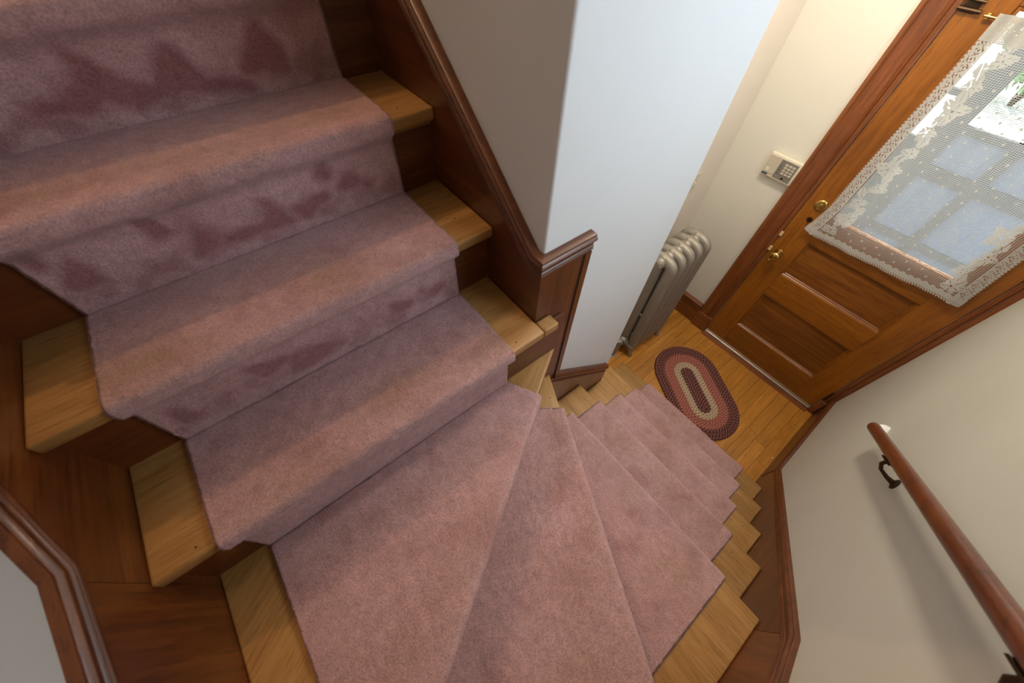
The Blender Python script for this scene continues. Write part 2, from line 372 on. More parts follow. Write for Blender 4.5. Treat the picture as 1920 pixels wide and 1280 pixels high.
# skirt boards -------------------------------------------------
def skirt(pts, d, m): bm = bmesh.new(); prism(bm, pts, d); return fin('skirt_board', bm, m, st)
def cap(path, P, m, e0=0, e1=0): bm = bmesh.new(); sweep(bm, path, CAPP, P, e0, e1); return fin('skirt_cap', bm, m, st, smooth=True, angle=40)
SL = H / R1
PA = lambda s, z, o: (-o, s, z)                       # inner wall, upper flight (plane x=0, faces -x)
PB = lambda s, z, o: (s, -o, z)                       # inner wall end (plane y=0, faces -y)
PD = lambda s, z, o: (s, WR + o, z)                   # outer wall of the lower flight
PE = lambda s, z, o: (WL + o, s, z)                   # outer wall of the upper flight
yt = 3.0
skirt([PA(0, 1.2, 0), PA(0, 1.72, 0), PA(0.03, 1.72, 0), PA(yt, 1.72 + SL * (yt - 0.03), 0), PA(yt, 1.0 + SL * yt, 0)], (0.0148, 0, 0), stn_yz)
cap([(0, 1.735), (0.030, 1.735), (yt, 1.735 + SL * (yt - 0.03))], PA, stn_yz, e0=1)
skirt([PB(0.0149, 0.3, 0), PB(0.0149, 1.72, 0), PB(0.161, 1.72, 0), PB(0.161, 1.06, 0), PB(0.566, 0.71, 0), PB(0.566, 0.2, 0)], (0, 0.0148, 0), stn_z)
cap([(0, 1.735), (0.161, 1.735)], PB, stn_x, e0=1)
cap([(0.141, 1.092), (0.157, 1.078), (0.566, 1.078 - 0.409 * 0.864)], PB, stn_x)
B('skirt_stile', stn_z, st, 0.1395, 0.1615, -0.0045, 0.0145, 1.075, 1.683, bev=0.0015)
B('stile_groove', blk, st, 0.1355, 0.1393, -0.0006, 0.0006, 1.06, 1.678)
sl2 = 0.864; xk, zk = 1.176, 0.206; xj = 0.10; zj = zk + (xk - xj) * sl2; slw = 0.352
zc = zj + (xj - WL) * slw
skirt([PD(xj + 0.0008, zj - 0.75, 0), PD(xj + 0.0008, zj - 0.02, 0), PD(xk, zk - 0.02, 0), PD(xk, 0, 0), PD(0.85, 0, 0)], (0, -0.0076, 0), stn_x)
skirt([PD(WL, zc - 0.7, 0), PD(WL, zc - 0.02, 0), PD(xj - 0.0008, zj - 0.02, 0), PD(xj - 0.0008, zj - 0.7, 0)], (0, -0.0076, 0), stn_z)
cap([(WL, zc), (xj, zj), (xk, zk), (1.1898, zk)], PD, stn_x, e0=-1)
yj = -0.030; zl = 1.690; sll = (zl - zc) / (yj - WR)
skirt([PE(WR, zc - 0.7, 0), PE(WR, zc - 0.02, 0), PE(yj - 0.0008, zl - 0.02, 0), PE(yj - 0.0008, zl - 0.7, 0)], (-0.0076, 0, 0), stn_z)
skirt([PE(yj + 0.0008, zl - 0.7, 0), PE(yj + 0.0008, zl - 0.02, 0), PE(yt, zl + SL * (yt - yj) - 0.02, 0), PE(yt, zl + SL * (yt - yj) - 0.75, 0)], (-0.0076, 0, 0), stn_y)
cap([(WR, zc), (yj, zl), (yt, zl + SL * (yt - yj))], PE, stn_y, e0=-1)
# countersunk nail holes in the bare ends of the treads
for x, y, z in ((0.04, -0.078, 6), (-0.081, -0.02, 8), (0.317, -0.068, 4), (0.744, -0.042, 2), (-0.07, 0.44, 10), (-0.057, 0.265, 9), (-0.814, -0.02, 8), (0.755, -0.856, 2), (0.531, -0.873, 3), (0.314, -0.845, 4)):
    bm = bmesh.new(); lathe(bm, [(-0.002, 0), (-0.002, 0.0022), (0.0003, 0.0022), (0.0003, 0)], (x, y, z * H), (0, 0, 1), seg=8); fin('nail_hole', bm, blk, st)

# ------------------------------------------------------------------ carpet runner
cr = thing('stair_runner', 'dusty pink cut pile carpet runner over the staircase', 'carpet', (0.10, -0.45, H))
MARKS = {11: [[(-0.245, 0.125), (-0.298, 0.061), (-0.221, 0.047)], [(-0.413, 0.115), (-0.458, 0.059), (-0.374, 0.041)], [(-0.555, 0.138), (-0.548, 0.106), (-0.503, 0.046)], [(-0.548, 0.106), (-0.601, 0.068), (-0.442, 0.041)], [(-0.544, 0.059), (-0.632, 0.066), (-0.653, 0.059)], [(-0.366, 0.054), (-0.306, 0.032), (-0.437, 0.05)]],
 10: [[(-0.543, 0.093), (-0.556, 0.045), (-0.494, 0.052)], [(-0.494, 0.052), (-0.433, 0.044), (-0.401, 0.064)], [(-0.41, 0.1), (-0.386, 0.047), (-0.432, 0.046)], [(-0.355, 0.064), (-0.294, 0.066), (-0.34, 0.044)], [(-0.723, 0.114), (-0.717, 0.063), (-0.754, 0.069)], [(-0.603, 0.146), (-0.58, 0.112), (-0.599, 0.109)], [(-0.238, 0.098), (-0.252, 0.077), (-0.192, 0.062)], [(-0.77, 0.149), (-0.757, 0.125), (-0.755, 0.152)], [(-0.277, 0.136), (-0.273, 0.11), (-0.296, 0.118)]],
 9: [[(-0.598, 0.11), (-0.53, 0.095), (-0.585, 0.074)], [(-0.526, 0.092), (-0.427, 0.055), (-0.532, 0.042)], [(-0.74, 0.097), (-0.72, 0.055), (-0.748, 0.056)], [(-0.283, 0.086), (-0.243, 0.068), (-0.283, 0.056)], [(-0.21, 0.085), (-0.151, 0.067), (-0.2, 0.059)]]}
def tri_sd(px, pz, t):
    """distance outside a triangle, 0 inside (numpy)"""
    d = np.full(px.shape, 1e9); ins = np.ones(px.shape, bool)
    ar = (t[1][0] - t[0][0]) * (t[2][1] - t[0][1]) - (t[1][1] - t[0][1]) * (t[2][0] - t[0][0]); sg = 1 if ar > 0 else -1
    for i in range(3):
        ax, az = t[i]; bx, bz = t[(i + 1) % 3]; ex, ez = bx - ax, bz - az
        u = np.clip(((px - ax) * ex + (pz - az) * ez) / (ex * ex + ez * ez), 0, 1)
        d = np.minimum(d, np.hypot(px - ax - u * ex, pz - az - u * ez)); ins &= sg * (ex * (pz - az) - ez * (px - ax)) >= 0
    return np.where(ins, 0, d)
def poly_at(pl, v):
    pl = [Vector(p) for p in pl]; ls = [(b - a).length for a, b in zip(pl, pl[1:])]; tot = sum(ls); s = v * tot
    for (a, b), l in zip(zip(pl, pl[1:]), ls):
        if s <= l + 1e-9: return a.lerp(b, s / l if l else 0)
        s -= l
    return pl[-1]
CT = 0.012
def carpet(k, left, right, drop=True, res=0.0042, fat=0.0185, last=False):
    """left/right: polylines from the back of tread k to its nosing line, as seen when walking down"""
    z = k * H; FLv, FRv = Vector(left[-1]), Vector(right[-1]); d = (FRv - FLv).normalized(); n = Vector((d.y, -d.x)); r = fat
    mid = (Vector(left[0]) + Vector(right[0])) / 2
    if (FLv + FRv).dot(n) / 2 < mid.dot(n): n = -n
    left = [Vector(p) for p in left[:-1]] + [FLv - n * (r - CT)]; right = [Vector(p) for p in right[:-1]] + [FRv - n * (r - CT)]
    width = (FRv - FLv).length; nu = max(12, int(width / res))
    us = [0, 0, 0.0015 / width, 0.005 / width] + [j / nu for j in range(1, nu)] + [1 - 0.005 / width, 1 - 0.0015 / width, 1, 1]
    sink = np.array([CT * 0.98, 0.0065, 0.0022, 0.0004] + [0] * (nu - 1) + [0.0004, 0.0022, 0.0065, CT * 0.98])
    us = np.array(us)
    dep = max((Vector(left[-1]) - Vector(left[0])).length, (Vector(right[-1]) - Vector(right[0])).length)
    nv = max(6, int(dep / res))
    rows = []   # (v on tread or None, offset along n, height above the tread, normal n-part, normal z-part)
    rows += [(0, None, CT - 0.010, 0, 1), (0.0015 / dep, None, CT - 0.0045, 0, 1), (0.0035 / dep, None, CT - 0.001, 0, 1)]
    for i in range(2, nv + 1): rows.append((i / nv, None, CT, 0, 1))
    prof = []
    for i in range(1, 8):
        a = i / 8 * PI / 2; prof.append((CT - r + r * math.sin(a), CT - r + r * math.cos(a), math.sin(a), math.cos(a)))
    zr = CT - r
    if drop:
        prof += [(CT, zr - 0.004, 1, 0), (CT, zr - 0.010, 1, -0.1), (CT - 0.002, zr - 0.017, 0.9, -0.4), (CT - 0.008, zr - 0.024, 0.75, -0.66), (CT - 0.016, zr - 0.031, 0.75, -0.66), (CT - 0.024, zr - 0.039, 0.85, -0.5), (CT - 0.0285, zr - 0.047, 0.97, -0.2)]
        zz = zr - 0.052; zend = -H + 0.001
        m_ = int((zz - zend) / res)
        for i in range(m_ + 1): prof.append((CT - 0.0295, zz + (zend - zz) * i / m_, 1, 0))
    nt_ = len(rows); tot = nt_ + len(prof); nc = len(us)
    P = np.zeros((tot, nc, 3)); Nn = np.zeros((tot, nc, 3)); hz = np.zeros((tot, nc)); fr = np.zeros((tot, nc))
    for i, (v, _, zo, nn, nz) in enumerate(rows):
        a, b = poly_at(left, v), poly_at(right, v); pull = (n * (CT - r)) if v >= 1 else Vector((0, 0))
        # keep the flat part from running past the start of the rounding
        e = np.outer(1 - us, (a.x, a.y)) + np.outer(us, (b.x, b.y))
        P[i, :, :2] = e; P[i, :, 2] = z + zo; Nn[i, :, 2] = 1; fr[i] = v
    F = np.outer(1 - us, (FLv.x, FLv.y)) + np.outer(us, (FRv.x, FRv.y))
    for j, (o, zo, nn, nz) in enumerate(prof):
        i = nt_ + j; P[i, :, 0] = F[:, 0] + n.x * o; P[i, :, 1] = F[:, 1] + n.y * o; P[i, :, 2] = z + zo
        Nn[i, :, 0] = n.x * nn; Nn[i, :, 1] = n.y * nn; Nn[i, :, 2] = nz; fr[i] = 1 + max(0, (CT - zo)) / H
    base = P.copy(); P -= Nn * sink[None, :, None]
    if drop is False: pass
    flat = base.reshape(-1, 3); NF = Nn.reshape(-1, 3); Q = P.reshape(-1, 3)
    idx = np.where(sink < 0.003)[0]; amp = np.zeros(nc); amp[idx] = 1
    out = Q.copy()
    for q in range(len(Q)):
        i, j = divmod(q, nc); p = Vector(flat[q])
        w = 0.0016 * noise.noise(p * 55) + 0.0010 * noise.noise(p * 140) + 0.0009 * noise.noise(p * 420)
        out[q] += NF[q] * w * (amp[j] if 3 < j < nc - 4 else 0.4)
        if j < 4 or j >= nc - 4:     # frayed edge line
            e = 0.0016 * noise.noise(p * 120 + Vector((7, 3, 1)))
            out[q, 0] += d.x * e; out[q, 1] += d.y * e
    faces = [(i * nc + j, i * nc + j + 1, (i + 1) * nc + j + 1, (i + 1) * nc + j) for i in range(tot - 1) for j in range(nc - 1)]
    me = bpy.data.meshes.new('carpet_section'); me.from_pydata(out.tolist(), [], faces)
    mk = np.zeros(len(Q)); fx = flat[:, 0]; f1 = fr.reshape(-1)
    nz_ = np.array([noise.noise(Vector(p) * 26) for p in flat])
    if k in MARKS:
        hh = flat[:, 2] - (k - 1) * H; rr = f1 > 1.15
        for t in MARKS[k]: mk = np.maximum(mk, np.clip(1.1 - (tri_sd(fx, hh, t) + 0.012 * nz_) / 0.021, 0, 1) ** 1.2 * rr * 0.76)
        # reddish haze low on the riser
        mk = np.maximum(mk, np.clip(0.30 + 0.9 * nz_ - np.abs(hh - 0.045) / 0.09, 0, 0.45) * rr)
    lo = np.array([noise.noise(Vector((p[0] * 5, p[1] * 9, p[2] * 9 + 4))) for p in flat])
    we = np.clip(1 - np.abs(f1 - 0.78) / 0.38, 0, 1) * np.clip(0.45 + 1.1 * lo, 0, 1)
    if k < 8: we *= 0.55
    mk = np.maximum(mk, np.clip(np.array([noise.noise(Vector((p[0] * 14 + 3, p[1] * 14, p[2] * 14))) for p in flat]) * 1.8 - 0.35, 0, 1) * 0.30)
    for nm, arr in (('mark', mk), ('wear', we * 0.9)):
        at = me.attributes.new(nm, 'FLOAT', 'POINT'); at.data.foreach_set('value', arr.astype(np.float32))
    me.polygons.foreach_set('use_smooth', [True] * len(faces))
    o = link('carpet_section', me, carpet_m, cr); return o
xl, xr = -0.785, -0.105
for k in range(8, 14):
    yb = ny(k + 1) + OV - 0.0115; carpet(k, [(xl, yb), (xl, ny(k))], [(xr, yb), (xr, ny(k))])
sl7 = (T7a[1] - T7b[1]) / (T7a[0] - T7b[0]); y7 = lambda x: T7a[1] + sl7 * (x - T7a[0])
carpet(7, [(-0.782, -0.0225), (-0.782, y7(-0.782))], [(-0.104, -0.0225), (-0.058, y7(-0.058))], fat=0.016)
x6 = lambda y: T6a[0] + (T6b[0] - T6a[0]) / (T6b[1] - T6a[1]) * (y - T6a[1])
carpet(6, [(-0.782, y7(-0.782) + 0.0217), (-0.782, -0.82), (x6(-0.82), -0.82)], [(-0.035, y7(-0.035) + 0.0217), (x6(-0.128), -0.128)], fat=0.016)
carpet(5, [(x6(-0.82) - 0.0205, -0.818), (NX[5], -0.818)], [(x6(-0.125) - 0.0205, -0.121), (NX[5], -0.121)], fat=0.015)
for k in (4, 3, 2, 1): carpet(k, [(NX[k + 1] - OV + 0.0115, -0.816), (NX[k], -0.816)], [(NX[k + 1] - OV + 0.0115, -0.117), (NX[k], -0.117)], fat=0.015, last=(k == 1))

# ------------------------------------------------------------------ entrance door
dr = thing('door_1', 'varnished oak entrance door with lace-covered glass', 'door', (1.90, -0.48, 0.0), kind='structure')
X0, X1 = 1.880, 1.922; ya, yb = -0.9015, -0.0590
zt = 2.115
B('stile', door_z, dr, X0, X1, -0.2000, yb, 0.012, zt, bev=0.002); B('stile', door_z, dr, X0, X1, ya, -0.7650, 0.012, zt, bev=0.002)
for z0, z1 in ((0.012, 0.235), (0.560, 0.735), (0.975, 1.125), (1.965, zt)):
    B('rail', door_y, dr, X0, X1, -0.7646, -0.2004, z0, z1, bev=0.002)
for z0, z1 in ((0.235, 0.560), (0.735, 0.975)):
    pn = B('panel', door_p, dr, X0 + 0.016, X1 - 0.012, -0.7646, -0.2004, z0, z1)
    bm = bmesh.new()      # panel moulding: a sloped lip along each side
    for (a, c) in (((-0.7646, z0), (-0.2004, z0)), ((-0.2004, z0), (-0.2004, z1)), ((-0.2004, z1), (-0.7646, z1)), ((-0.7646, z1), (-0.7646, z0))):
        dv = Vector((c[0] - a[0], c[1] - a[1])).normalized(); nn = Vector((-dv.y, dv.x))
        w = 0.017; q = [(X0 + 0.003, 0.0), (X0 + 0.005, 0.004), (X0 + 0.012, 0.009), (X0 + 0.0125, 0.014), (X0 + 0.016, w)]
        ra = [bm.verts.new((x, a[0] + nn.x * t + dv.x * t, a[1] + nn.y * t + dv.y * t)) for x, t in q]
        rb = [bm.verts.new((x, c[0] + nn.x * t - dv.x * t, c[1] + nn.y * t - dv.y * t)) for x, t in q]
        for i in range(len(q) - 1): bm.faces.new((ra[i], ra[i + 1], rb[i + 1], rb[i]))
    fin('panel_moulding', bm, door_y, pn)
for d in ((-0.2120, -0.2004, 1.125, 1.965), (-0.7646, -0.7530, 1.125, 1.965), (-0.7530, -0.2120, 1.125, 1.137), (-0.7530, -0.2120, 1.953, 1.965)):
    B('glazing_bead', door_z, dr, X0 + 0.004, X1 - 0.010, *d, bev=0.002)
gl, gnt, gb = mat('clear_glass')
gb.inputs['Base Color'].default_value = (0.97, 0.99, 1, 1); gb.inputs['Roughness'].default_value = 0.0; gb.inputs['IOR'].default_value = 1.45; gb.inputs['Transmission Weight'].default_value = 1.0
B('glass_pane', gl, dr, 1.8985, 1.9025, -0.7530, -0.2120, 1.137, 1.953)
# knob, deadbolt, thumb turn, upper bolt, hinges, strike plates
kz, ky = 0.842, -0.117
bm = bmesh.new(); lathe(bm, [(0, 0), (0, 0.027), (0.003, 0.026), (0.006, 0.016), (0.008, 0.010), (0.026, 0.009), (0.030, 0.014), (0.035, 0.023), (0.043, 0.0275), (0.051, 0.026), (0.057, 0.018), (0.060, 0.008), (0.0605, 0)], (X0, ky, kz), (-1, 0, 0)); fin('door_knob', bm, brass, dr, smooth=True, angle=50)
bm = bmesh.new(); lathe(bm, [(0, 0), (0, 0.030), (0.006, 0.029), (0.010, 0.024), (0.011, 0.0215), (0.009, 0.020), (0.010, 0.0), ], (X0, -0.128, 1.175), (-1, 0, 0)); db = fin('deadbolt', bm, brass, dr, smooth=True, angle=40)
bm = bmesh.new(); lathe(bm, [(0.008, 0.011), (0.014, 0.010), (0.015, 0)], (X0, -0.128, 1.175), (-1, 0, 0)); box(bm, X0 - 0.0165, X0 - 0.012, -0.1290, -0.1270, 1.167, 1.183); fin('lock_cylinder', bm, brass, db, smooth=True, angle=40)
bm = bmesh.new(); lathe(bm, [(0, 0), (0, 0.010), (0.004, 0.009), (0.006, 0.005), (0.018, 0.0045), (0.018, 0)], (X0, -0.100, 0.790), (-1, 0, 0)); box(bm, X0 - 0.024, X0 - 0.017, -0.117, -0.083, 0.785, 0.795, bev=0.003); tt = fin('thumb_turn', bm, brass, dr, smooth=True, angle=40)
bm = bmesh.new(); lathe(bm, [(0, 0), (0, 0.014), (0.003, 0.013), (0.004, 0)], (X0, -0.128, 1.088), (-1, 0, 0)); box(bm, X0 - 0.012, X0 - 0.003, -0.131, -0.125, 1.078, 1.098, bev=0.002); fin('keyhole_cover', bm, darkbr, dr, smooth=True, angle=40)
B('latch_plate', brass, dr, X0 - 0.001, X0 + 0.03, yb - 0.001, yb + 0.0008, 0.80, 0.90, bev=0.0004)
bm = bmesh.new(); box(bm, X0 - 0.003, X0, -0.110, -0.062, 1.925, 1.975, bev=0.001); tube(bm, [(X0 - 0.010, -0.125, 1.935), (X0 - 0.010, -0.055, 1.935)], 0.006, 8); tube(bm, [(X0 - 0.010, -0.118, 1.960), (X0 - 0.010, -0.070, 1.960)], 0.005, 8)
fin('slide_bolt', bm, darkbr, dr, smooth=True, angle=40)
for z in (0.19, 1.85):
    bm = bmesh.new(); tube(bm, [(X0 - 0.006, ya - 0.001, z - 0.045), (X0 - 0.006, ya - 0.001, z + 0.045)], 0.0055, 10); lathe(bm, [(0, 0.0055), (0.003, 0.007), (0.009, 0.004), (0.010, 0)], (X0 - 0.006, ya - 0.001, z + 0.045), (0, 0, 1), 10); fin('hinge', bm, darkbr, dr, smooth=True, angle=50)
bm = bmesh.new(); prism(bm, [(X0, -0.9, 0.012), (X0 - 0.014, -0.9, 0.012), (X0 - 0.016, -0.9, 0.018), (X0 - 0.012, -0.9, 0.024), (X0 - 0.007, -0.9, 0.026), (X0 - 0.006, -0.9, 0.034), (X0 - 0.003, -0.9, 0.038), (X0, -0.9, 0.038)], (0, 0.838, 0)); fin('door_sweep', bm, metal, dr)
bm = bmesh.new(); prism(bm, [(X0 - 0.045, -0.903, 0.0005), (X0 - 0.040, -0.903, 0.007), (X0 - 0.014, -0.903, 0.010), (X1 + 0.05, -0.903, 0.010), (X1 + 0.05, -0.903, -0.03), (X0 - 0.0, -0.903, -0.03)], (0, 0.846, 0))
tag(fin('threshold', bm, case_y), 'dark wooden threshold strip under the entrance door', 'threshold')
# casing
cs = thing('trim_1', 'red-brown wooden casing around the entrance door', 'door trim', (1.875, -0.055, 0), kind='structure')
CP = [(0, 0), (0.010, 0.0), (0.010, 0.018), (0.020, 0.022), (0.022, 0.030), (0.017, 0.036), (0.014, 0.045), (0.014, 0.090), (0.019, 0.094), (0.023, 0.100), (0.023, 0.108), (0.019, 0.113), (0.0, 0.114)]
bm = bmesh.new(); v0 = [(DX - o, dy1 - 0.001 + t, 0.148) for o, t in CP]; prism(bm, v0, (0, 0, zt - 0.12)); fin('casing', bm, case_z, cs)
bm = bmesh.new(); v0 = [(DX - o, dy0 + 0.001 - t * 0.47, 0.148) for o, t in CP]; prism(bm, v0, (0, 0, zt - 0.12)); fin('casing', bm, case_z, cs)
B('head_casing', case_y, cs, DX - 0.022, DX, WRY + 0.001, 0.062, zt + 0.03, zt + 0.14, bev=0.003)
B('plinth_block', case_y, cs, DX - 0.030, DX, dy1 - 0.001, 0.0600, 0.0, 0.148, bev=0.002); B('plinth_block', case_y, cs, DX - 0.028, DX, WRY + 0.018, dy0 + 0.001, 0.0105, 0.148, bev=0.002)
B('jamb', case_z, cs, DX + 0.001, DX + TH - 0.001, dy1 + 0.0006, dy1 + 0.001, 0.0, 2.1); 
for z0, w, yy in ((0.955, 0.028, dy1 - 0.003), (0.850, 0.030, dy1 - 0.003)):
    B('strike_plate', plain('pale_worn_wood', (0.62, 0.42, 0.22), 0.5), cs, X0 - 0.010, X0 - 0.004, yy - 0.012, yy + 0.004, z0 - w / 2, z0 + w / 2, bev=0.001)

# ------------------------------------------------------------------ lace curtain
lace, lnt, lb = mat('cream_lace'); lb.inputs['Base Color'].default_value = (0.60, 0.59, 0.54, 1); lb.inputs['Roughness'].default_value = 0.8
out_ = lnt.nodes['Material Output']; tr = N(lnt, 'ShaderNodeBsdfTranslucent'); tr.inputs[0].default_value = (0.60, 0.59, 0.53, 1)
ms = N(lnt, 'ShaderNodeMixShader'); ms.inputs[0].default_value = 0.35; lnt.links.new(lb.outputs[0], ms.inputs[1]); lnt.links.new(tr.outputs[0], ms.inputs[2]); lnt.links.new(ms.outputs[0], out_.inputs[0])
cu = thing('lace_curtain', 'cream floral lace curtain hanging over the door glass', 'curtain', (1.852, -0.50, 1.03))
S = 0.0016; WC, HC = 0.705, 0.945; ni, nj = int(WC / S), int(HC / S)
sg, tg = np.meshgrid((np.arange(ni) + 0.5) * S, (np.arange(nj) + 0.5) * S)      # s from the left (lock) edge, t up from the hem
ii, jj = np.meshgrid(np.arange(ni), np.arange(nj))
net = (ii % 5 == 0) | (jj % 4 == 0)
dots = np.zeros_like(net)
for dk in (0, 1):
    u = (sg - dk * 0.033) % 0.066 - 0.033; v = (tg - dk * 0.0275 - 0.01) % 0.055 - 0.0275; dots |= (np.abs(u) + np.abs(v) < 0.0058)
inner = (sg > 0.155) & (sg < WC - 0.165) & (tg > 0.05)
dots &= inner
border = np.zeros_like(net); solid_hole = np.zeros_like(net)
for e, per in ((sg, 0.052), (WC - sg, 0.052)):
    scal = 0.0035 + 0.0035 * np.cos(tg / 0.013 * 2 * PI)
    band = (e > scal) & (e < 0.048)
    ph = (tg / per) % 1.0
    cx = 0.027; vv = (ph - 0.5) * per
    wv = cx + 0.010 * np.sin(2 * PI * ph); wv2 = cx - 0.010 * np.sin(2 * PI * ph)
    holes = ((np.abs(e - wv) < 0.0021) & (np.sin(2 * PI * ph * 3 + 1.2) > -0.45)) | ((np.abs(e - wv2) < 0.0014) & (np.sin(2 * PI * ph * 4) > 0.1))
    for a_, b_h, r_ in ((0.013, 0.002, 0.0022), (0.040, -0.013, 0.0024), (0.015, 0.019, 0.0018), (0.041, 0.012, 0.0020), (0.0435, 0.0, 0.0014), (0.027, 0.013, 0.0026), (0.027, -0.013, 0.0026)): holes |= np.hypot(e - a_, (vv - b_h) * 0.7) < r_
    border |= band & ~holes; solid_hole |= (e < 0.048)
flower = np.zeros_like(net); gap = np.zeros_like(net)
rf = random.Random(11)
def rose(cs_, ct, R, rot):
    global flower, gap
    du, dv = sg - cs_, tg - ct; r = np.hypot(du, dv); th = np.arctan2(dv, du) + rot
    out = R * (0.80 + 0.20 * np.abs(np.cos(2.5 * th))); f = (r < out)
    g = ((np.abs(np.sin(2.5 * th)) < 0.16) & (r > 0.40 * R) & (r < 0.82 * R)) | ((np.abs(np.sin(3 * th + 1)) < 0.22) & (r > 0.20 * R) & (r < 0.34 * R)) | (r < 0.13 * R)
    flower |= f; gap |= f & g; gap &= ~(f & ~g)
def leaf(cs_, ct, Ln, rot):
    global flower, gap
    c, s_ = math.cos(rot), math.sin(rot); u = (sg - cs_) * c + (tg - ct) * s_; v = -(sg - cs_) * s_ + (tg - ct) * c
    w = 0.34 * Ln * np.sin(np.clip(u / Ln, 0, 1) * PI) * (0.75 + 0.25 * np.abs(np.sin(u / Ln * 9))); f = (u > 0) & (u < Ln) & (np.abs(v) < w)
    flower |= f; gap |= f & (np.abs(v) < 0.0008)
for side in (0, 1):
    for q in range(11):
        t0 = 0.075 + q * 0.084; s0 = 0.098 + (0.014 if q % 2 else -0.008) + rf.uniform(-0.004, 0.004)
        if side: s0 = WC - s0
        R_ = 0.033 if (q + side) % 3 == 1 else 0.024
        for a in range(3): leaf(s0, t0, R_ * 1.75, rf.uniform(0, 6.28))
        leaf(s0, t0 + 0.02, 0.06, PI / 2 + rf.uniform(-0.5, 0.5)); rose(s0, t0, R_, rf.uniform(0, 6))
flower &= (sg > 0.050) & (sg < WC - 0.050) & (tg > 0.048)
hem = ((tg < 0.050) & (tg > 0.006 + 0.0045 * np.cos(sg / 0.0105 * 2 * PI)) & ~(np.hypot((sg % 0.0105) - 0.00525, tg - 0.0135) < 0.0024)) & ~((tg > 0.040) & (np.sin(sg / 0.03 * 2 * PI) * 0.004 + 0.043 < tg))
head = (tg > HC - 0.075) & ((ii % 4 != 2) | (jj % 3 != 1))
net2 = net & ~solid_hole & ~(flower) & ~hem & (tg > 0.03)
net2 |= (solid_hole & (jj % 2 == 0) & (ii % 3 == 0))
def cpos(s, t):
    f = t / HC; left = -0.170 + 0.006 * np.sin(f * 5); right = -0.857 + 0.030 * np.minimum(f * 2.5, 1)
    left = left + 0.032 * np.clip(1 - t / 0.20, 0, 1) ** 1.4                      # pulled-out lower corner
    y = left + (right - left) * s / WC
    z = 1.030 + 0.030 * (s / WC) ** 1.5 + t * (1 - 0.03 * 1) + 0.024 * np.clip(1 - s / 0.10, 0, 1) ** 2 * np.clip(1 - t / 0.15, 0, 1)
    fold = 0.0035 * np.sin(s * 31 + 2 * f) + 0.002 * np.sin(s * 74 + 3) + 0.006 * np.exp(-((s - 0.30 - 0.05 * f) / 0.012) ** 2) * f + 0.004 * np.sin(s * 120) * np.clip((f - 0.85) / 0.15, 0, 1)
    x = 1.858 - 0.018 * np.clip((f - 0.8) / 0.2, 0, 1) * 0.3 - fold - 0.012 * np.clip(1 - s / 0.09, 0, 1) * np.clip(1 - t / 0.1, 0, 1)
    return x, y, z
def lace_part(name, mask, lift=0.0, stuff=False):
    J, I = np.where(mask); ids = {}
    key = np.concatenate([J * (ni + 1) + I, J * (ni + 1) + I + 1, (J + 1) * (ni + 1) + I + 1, (J + 1) * (ni + 1) + I])
    uq, inv = np.unique(key, return_inverse=True); Jv, Iv = uq // (ni + 1), uq % (ni + 1)
    x, y, z = cpos(Iv * S, Jv * S); co = np.stack([x - lift, y, z], 1); n = len(J)
    fc = np.stack([inv[:n], inv[n:2 * n], inv[2 * n:3 * n], inv[3 * n:]], 1)
    me = bpy.data.meshes.new(name); me.from_pydata(co.tolist(), [], fc.tolist()); me.polygons.foreach_set('use_smooth', [True] * n)
    o = link(name, me, lace, cu)
    if stuff: o['kind'] = 'stuff'
    return o
lace_part('net', net2, 0, True)
lace_part('border', border & ~hem & (sg < 0.3), 0.0005); lace_part('border', border & ~hem & (sg > 0.3), 0.0005); lace_part('hem', hem, 0.0008)
lace_part('embroidered_flowers', (flower & ~gap) & ~hem, 0.0010, True); lace_part('woven_dots', dots & ~flower, 0.0012, True)
lace_part('heading', head, 0.0014)
rd = thing('curtain_rod', 'thin brass sash rod along the curtain heading', 'curtain rod', (1.862, -0.5, 1.925))
bm = bmesh.new(); tube(bm, [(1.8655, -0.14, 1.930), (1.8655, -0.855, 1.930)], 0.004, 10); fin('rod', bm, brass, rd, smooth=True, angle=50)
for yy in (-0.150, -0.845):
    bm = bmesh.new(); box(bm, 1.8655, 1.8798, yy - 0.005, yy + 0.005, 1.922, 1.938, bev=0.001); fin('rod_bracket', bm, brass, rd)

# ------------------------------------------------------------------ keypad on the cream wall
kp = thing('alarm_keypad', 'cream alarm keypad with grey button face beside the door casing', 'keypad', (DX, 0.138, 1.19))
kx = 1.858
bm = bmesh.new(); box(bm, kx, DX - 0.0005, 0.0545, 0.222, 1.193, 1.312, bev=0.005, seg=3); fin('housing', bm, cream_pl, kp, smooth=True, angle=40)
sp = B('speaker_cover', beige_pl, kp, kx - 0.003, kx + 0.002, 0.160, 0.217, 1.213, 1.303, bev=0.002)
bf = B('button_face', gray_pl, kp, kx - 0.003, kx + 0.002, 0.066, 0.156, 1.206, 1.300, bev=0.001)
B('name_plate', plain('blue_black_plate', (0.03, 0.045, 0.07), 0.3), kp, kx - 0.0015, kx + 0.002, 0.186, 0.216, 1.200, 1.208, bev=0.0008)
B('grille', cream_pl, sp, kx - 0.0042, kx - 0.002, 0.190, 0.207, 1.218, 1.238, bev=0.0006)
keycap = plain('key_cap', (0.52, 0.45, 0.35), 0.4)
for r in range(4):
    for c in range(3):
        B('key', keycap, bf, kx - 0.007, kx - 0.002, 0.120 - c * 0.019 - 0.0075, 0.120 - c * 0.019 + 0.0075, 1.282 - r * 0.0145 - 0.005, 1.282 - r * 0.0145 + 0.005, bev=0.001)
for c in range(4): B('status_window', plain('lens', (0.10, 0.10, 0.09), 0.2) if c else gray_pl, bf, kx - 0.0045, kx - 0.002, 0.141, 0.149, 1.284 - c * 0.017 - 0.004, 1.284 - c * 0.017 + 0.004, bev=0.0005)
